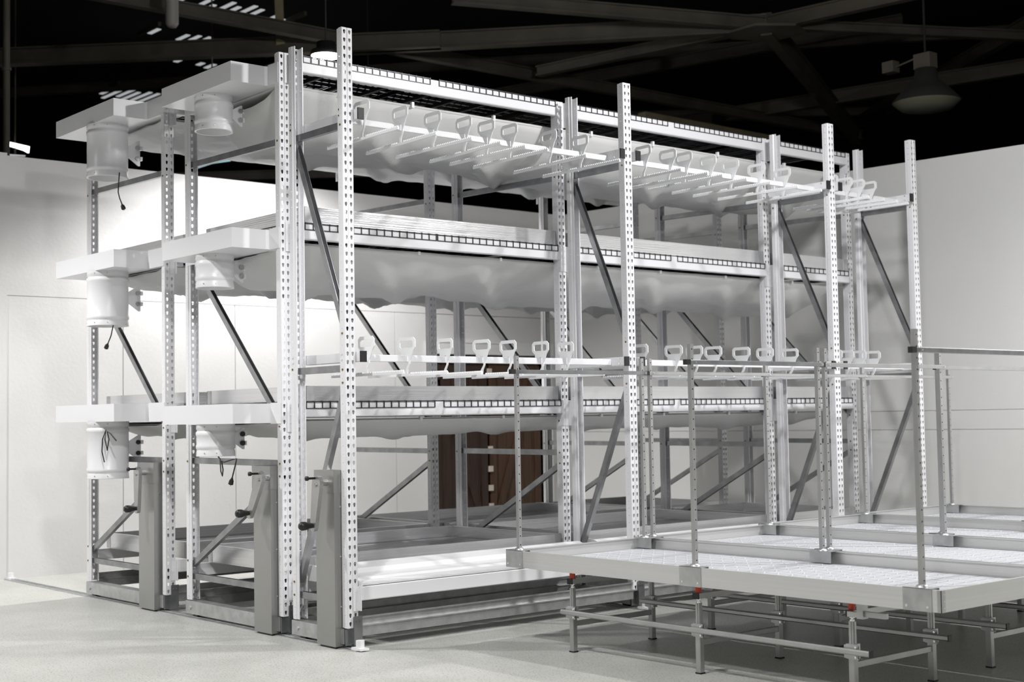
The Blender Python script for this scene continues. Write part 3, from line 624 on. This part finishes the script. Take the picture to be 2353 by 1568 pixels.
for ti, ((ya, yb), x0) in enumerate(zip(TYS, TX0)):
    D = yb-ya; cy = (ya+yb)/2; cx = x0+TL/2; h = ZT-ZU
    t = thing('grow_tray', (cx, cy, ZU), 'wide aluminium tray with white grid liner and upright posts, %s' % POS[ti], 'tray table', 'trays with trellis posts')
    b = MB(); b.tray(-TL/2, TL/2, -D/2, D/2, 0, h, .005, .018, 0); b.box(-TL/2+.005, TL/2-.005, -D/2+.005, -D/2+.016, h-.004, h); b.box(-TL/2+.005, TL/2-.005, D/2-.016, D/2-.005, h-.004, h); b.box(-TL/2+.005, -TL/2+.016, -D/2+.016, D/2-.016, h-.004, h); b.box(TL/2-.016, TL/2-.005, -D/2+.016, D/2-.016, h-.004, h)
    b.build('tray_frame', 'alut', t)
    grid_liner(TL-.012, D-.012).build('grid_liner', 'liner', t)
    for sy in (-1, 1):
        for k, px in enumerate((.055, 1.473, 2.845)):
            X = -TL/2+px; w = .075; e = sy*D/2
            c = MB(); c.box(X-w, X+w, e, e+sy*.004, -.001, h+.003); c.box(X-w, X+w, e-sy*.058, e+sy*.004, h+.001, h+.004); c.box(X-w, X+w, e-sy*.061, e-sy*.058, .035, h+.004)
            bo = c.build('post_bracket', 'galv', t)
            for s_ in (-.055, .055): s = MB(); s.cyl((X+s_, e+sy*.004, .02), (X+s_, e+sy*.007, .02), .006, n=10); s.build('screw', 'chrome', bo)
            s = MB(); s.lathe((X, e-sy*.040, h+.003), [(.030, 0), (.026, .008), (.02, .012), (0.0, .012)], 10); s.build('weld_foot', 'galv', bo)
            p = MB(); pz = 1.745-ZU; r = .0115; P = e-sy*.040
            # square post with a row of adjustment holes on the +x face
            nz = 22; z0_ = h+.006; pit = (pz-z0_)/nz
            sq = [(0, .0042), (.003, .003), (.0042, 0), (.003, -.003), (0, -.0042), (-.003, -.003), (-.0042, 0), (-.003, .003)]
            holed(p, -r, r, 0, z0_, nz, pit, sq, lambda u, z, X=X, P=P, r=r: (X+r, P+u, z))
            holed(p, -r, r, 0, z0_, nz, pit, sq, lambda u, z, X=X, P=P, r=r: (X+.6*r, P+u, z)) if False else None
            p.add([(X-r, P-r, z0_), (X+r, P-r, z0_), (X+r, P+r, z0_), (X-r, P+r, z0_), (X-r, P-r, pz), (X+r, P-r, pz), (X+r, P+r, pz), (X-r, P+r, pz)], [(0, 1, 5, 4), (2, 3, 7, 6), (3, 0, 4, 7)])
            p.build('trellis_post', 'alu2', t)
            if sy == 1:
                bz = 1.648-ZU; q = MB(); q.bar((X+.0235, -D/2-.0, bz), (X+.0235, D/2-.020, bz), .022, .024, ch=.002); qo = q.build('crossbar', 'alu2' if ti else 'zinc', t)
                q = MB(); q.box(X+.013, X+.039, -D/2-.032, -D/2+.002, bz-.014, bz+.014); q.build('bar_cap', 'black', qo)
                for yy in (-D/2+.040, D/2-.040): q = MB(); q.cyl((X+.0, yy, bz), (X+.045, yy, bz), .004); q.build('clamp_bolt', 'chrome', qo)
    for sx in (-1, 1):
        for sy in (-1, 1):
            c = MB(); c.box(sx*(TL/2-.018), sx*(TL/2+.003), sy*(D/2-.0), sy*(D/2+.003), .0, h); c.box(sx*TL/2, sx*(TL/2+.003), sy*(D/2-.03), sy*(D/2+.003), 0, h); co = c.build('corner_strip', 'alu2', t)
            for z in (.02, .05, .08): s = MB(); s.cyl((sx*(TL/2+.003), sy*(D/2-.018), z), (sx*(TL/2+.005), sy*(D/2-.018), z), .003, n=8); s.build('rivet', 'chrome', co)
def stand(ti, yf, yr, xs):
    t = thing('table_stand', (0, 0, 0), 'grey tubular adjustable stand carrying the %s' % POS[ti], 'table stand', 'tubular stands under the trays')
    legs = [(x, y) for x in xs for y in (yf, yr)]
    for x, y in legs:
        b = MB(); b.bar((x, y, .006), (x, y, .26), .034, .034, up=(0, 1, 0), ch=.003); lo = b.build('leg', 'alu2', t)
        c = MB(); c.box(x-.019, x+.019, y-.019, y+.019, 0, .008); c.build('foot', 'black', lo)
        c = MB(); c.bar((x, y, .255), (x, y, .372), .027, .027, up=(0, 1, 0), ch=.002); c.box(x+.0135, x+.0175, y-.006, y+.006, .255, .37); c.box(x-.003, x+.003, y-.0165, y-.0135, .255, .37); c.build('leg_extension', 'alu2', lo)
        c = MB(); c.cyl((x, y, .37), (x, y, .40), .0065, n=10); c.cyl((x, y, .372), (x, y, .381), .013, n=6); c.cyl((x, y, .388), (x, y, .396), .015, n=6); c.build('levelling_screw', 'chrome', lo)
        c = MB(); c.box(x-.024, x+.024, y-.024, y+.024, .196, .266); c.box(x+.024, x+.050, y-.030, y-.024, .196, .266); c.box(x-.03, x+.05, y-.0305, y-.024, .20, .262); co = c.build('clamp', 'galv', lo)
        for dz in (.208, .254): s = MB(); s.cyl((x+.038, y-.036, dz), (x+.038, y-.030, dz), .006, n=8); s.build('bolt', 'chrome', co)
        c = MB(); c.cyl((x, y, .424), (x, y, .472), .017, n=14); c.build('bumper', 'red', t)
    for x in xs:
        b = MB(); b.bar((x, yf, .165), (x, yr, .165), .022, .030, ch=.002); b.build('cross_tube', 'alu2', t)
        b = MB(); b.box(x-.02, x+.02, yf-.02, yr+.02, .396, .424); bo = b.build('support_channel', 'alu2', t)
        b = MB(); b.box(x-.021, x+.021, yf-.024, yf-.018, .394, .426); b.build('channel_cap', 'black', bo)
    for y in (yf, yr):
        b = MB(); b.bar((xs[0]-.05, y-.043, .234), (xs[-1]+.13, y-.043, .234), .026, .028, ch=.006); bo = b.build('long_tube', 'alu2', t)
        b = MB(); b.box(xs[-1]+.13, xs[-1]+.136, y-.058, y-.028, .218, .250); b.build('tube_cap', 'black', bo)
XS = (1.036, 2.02, 3.0)
for ti, (yf, yr) in enumerate([(.88, 1.538), (2.08, 2.80), (3.38, 4.10), (4.66, 5.38)]): stand(ti, yf, yr, XS)
# latch bracket under the front tray
b = MB(); b.box(3.085, 3.12, .80, .84, .40, .474); b.box(3.03, 3.085, .80, .825, .405, .43); b.box(3.12, 3.24, .81, .83, .41, .435)
tag(b.build('tray_latch', 'alu2'), 'small square tube latch hanging under the front tray near its right end', 'latch')
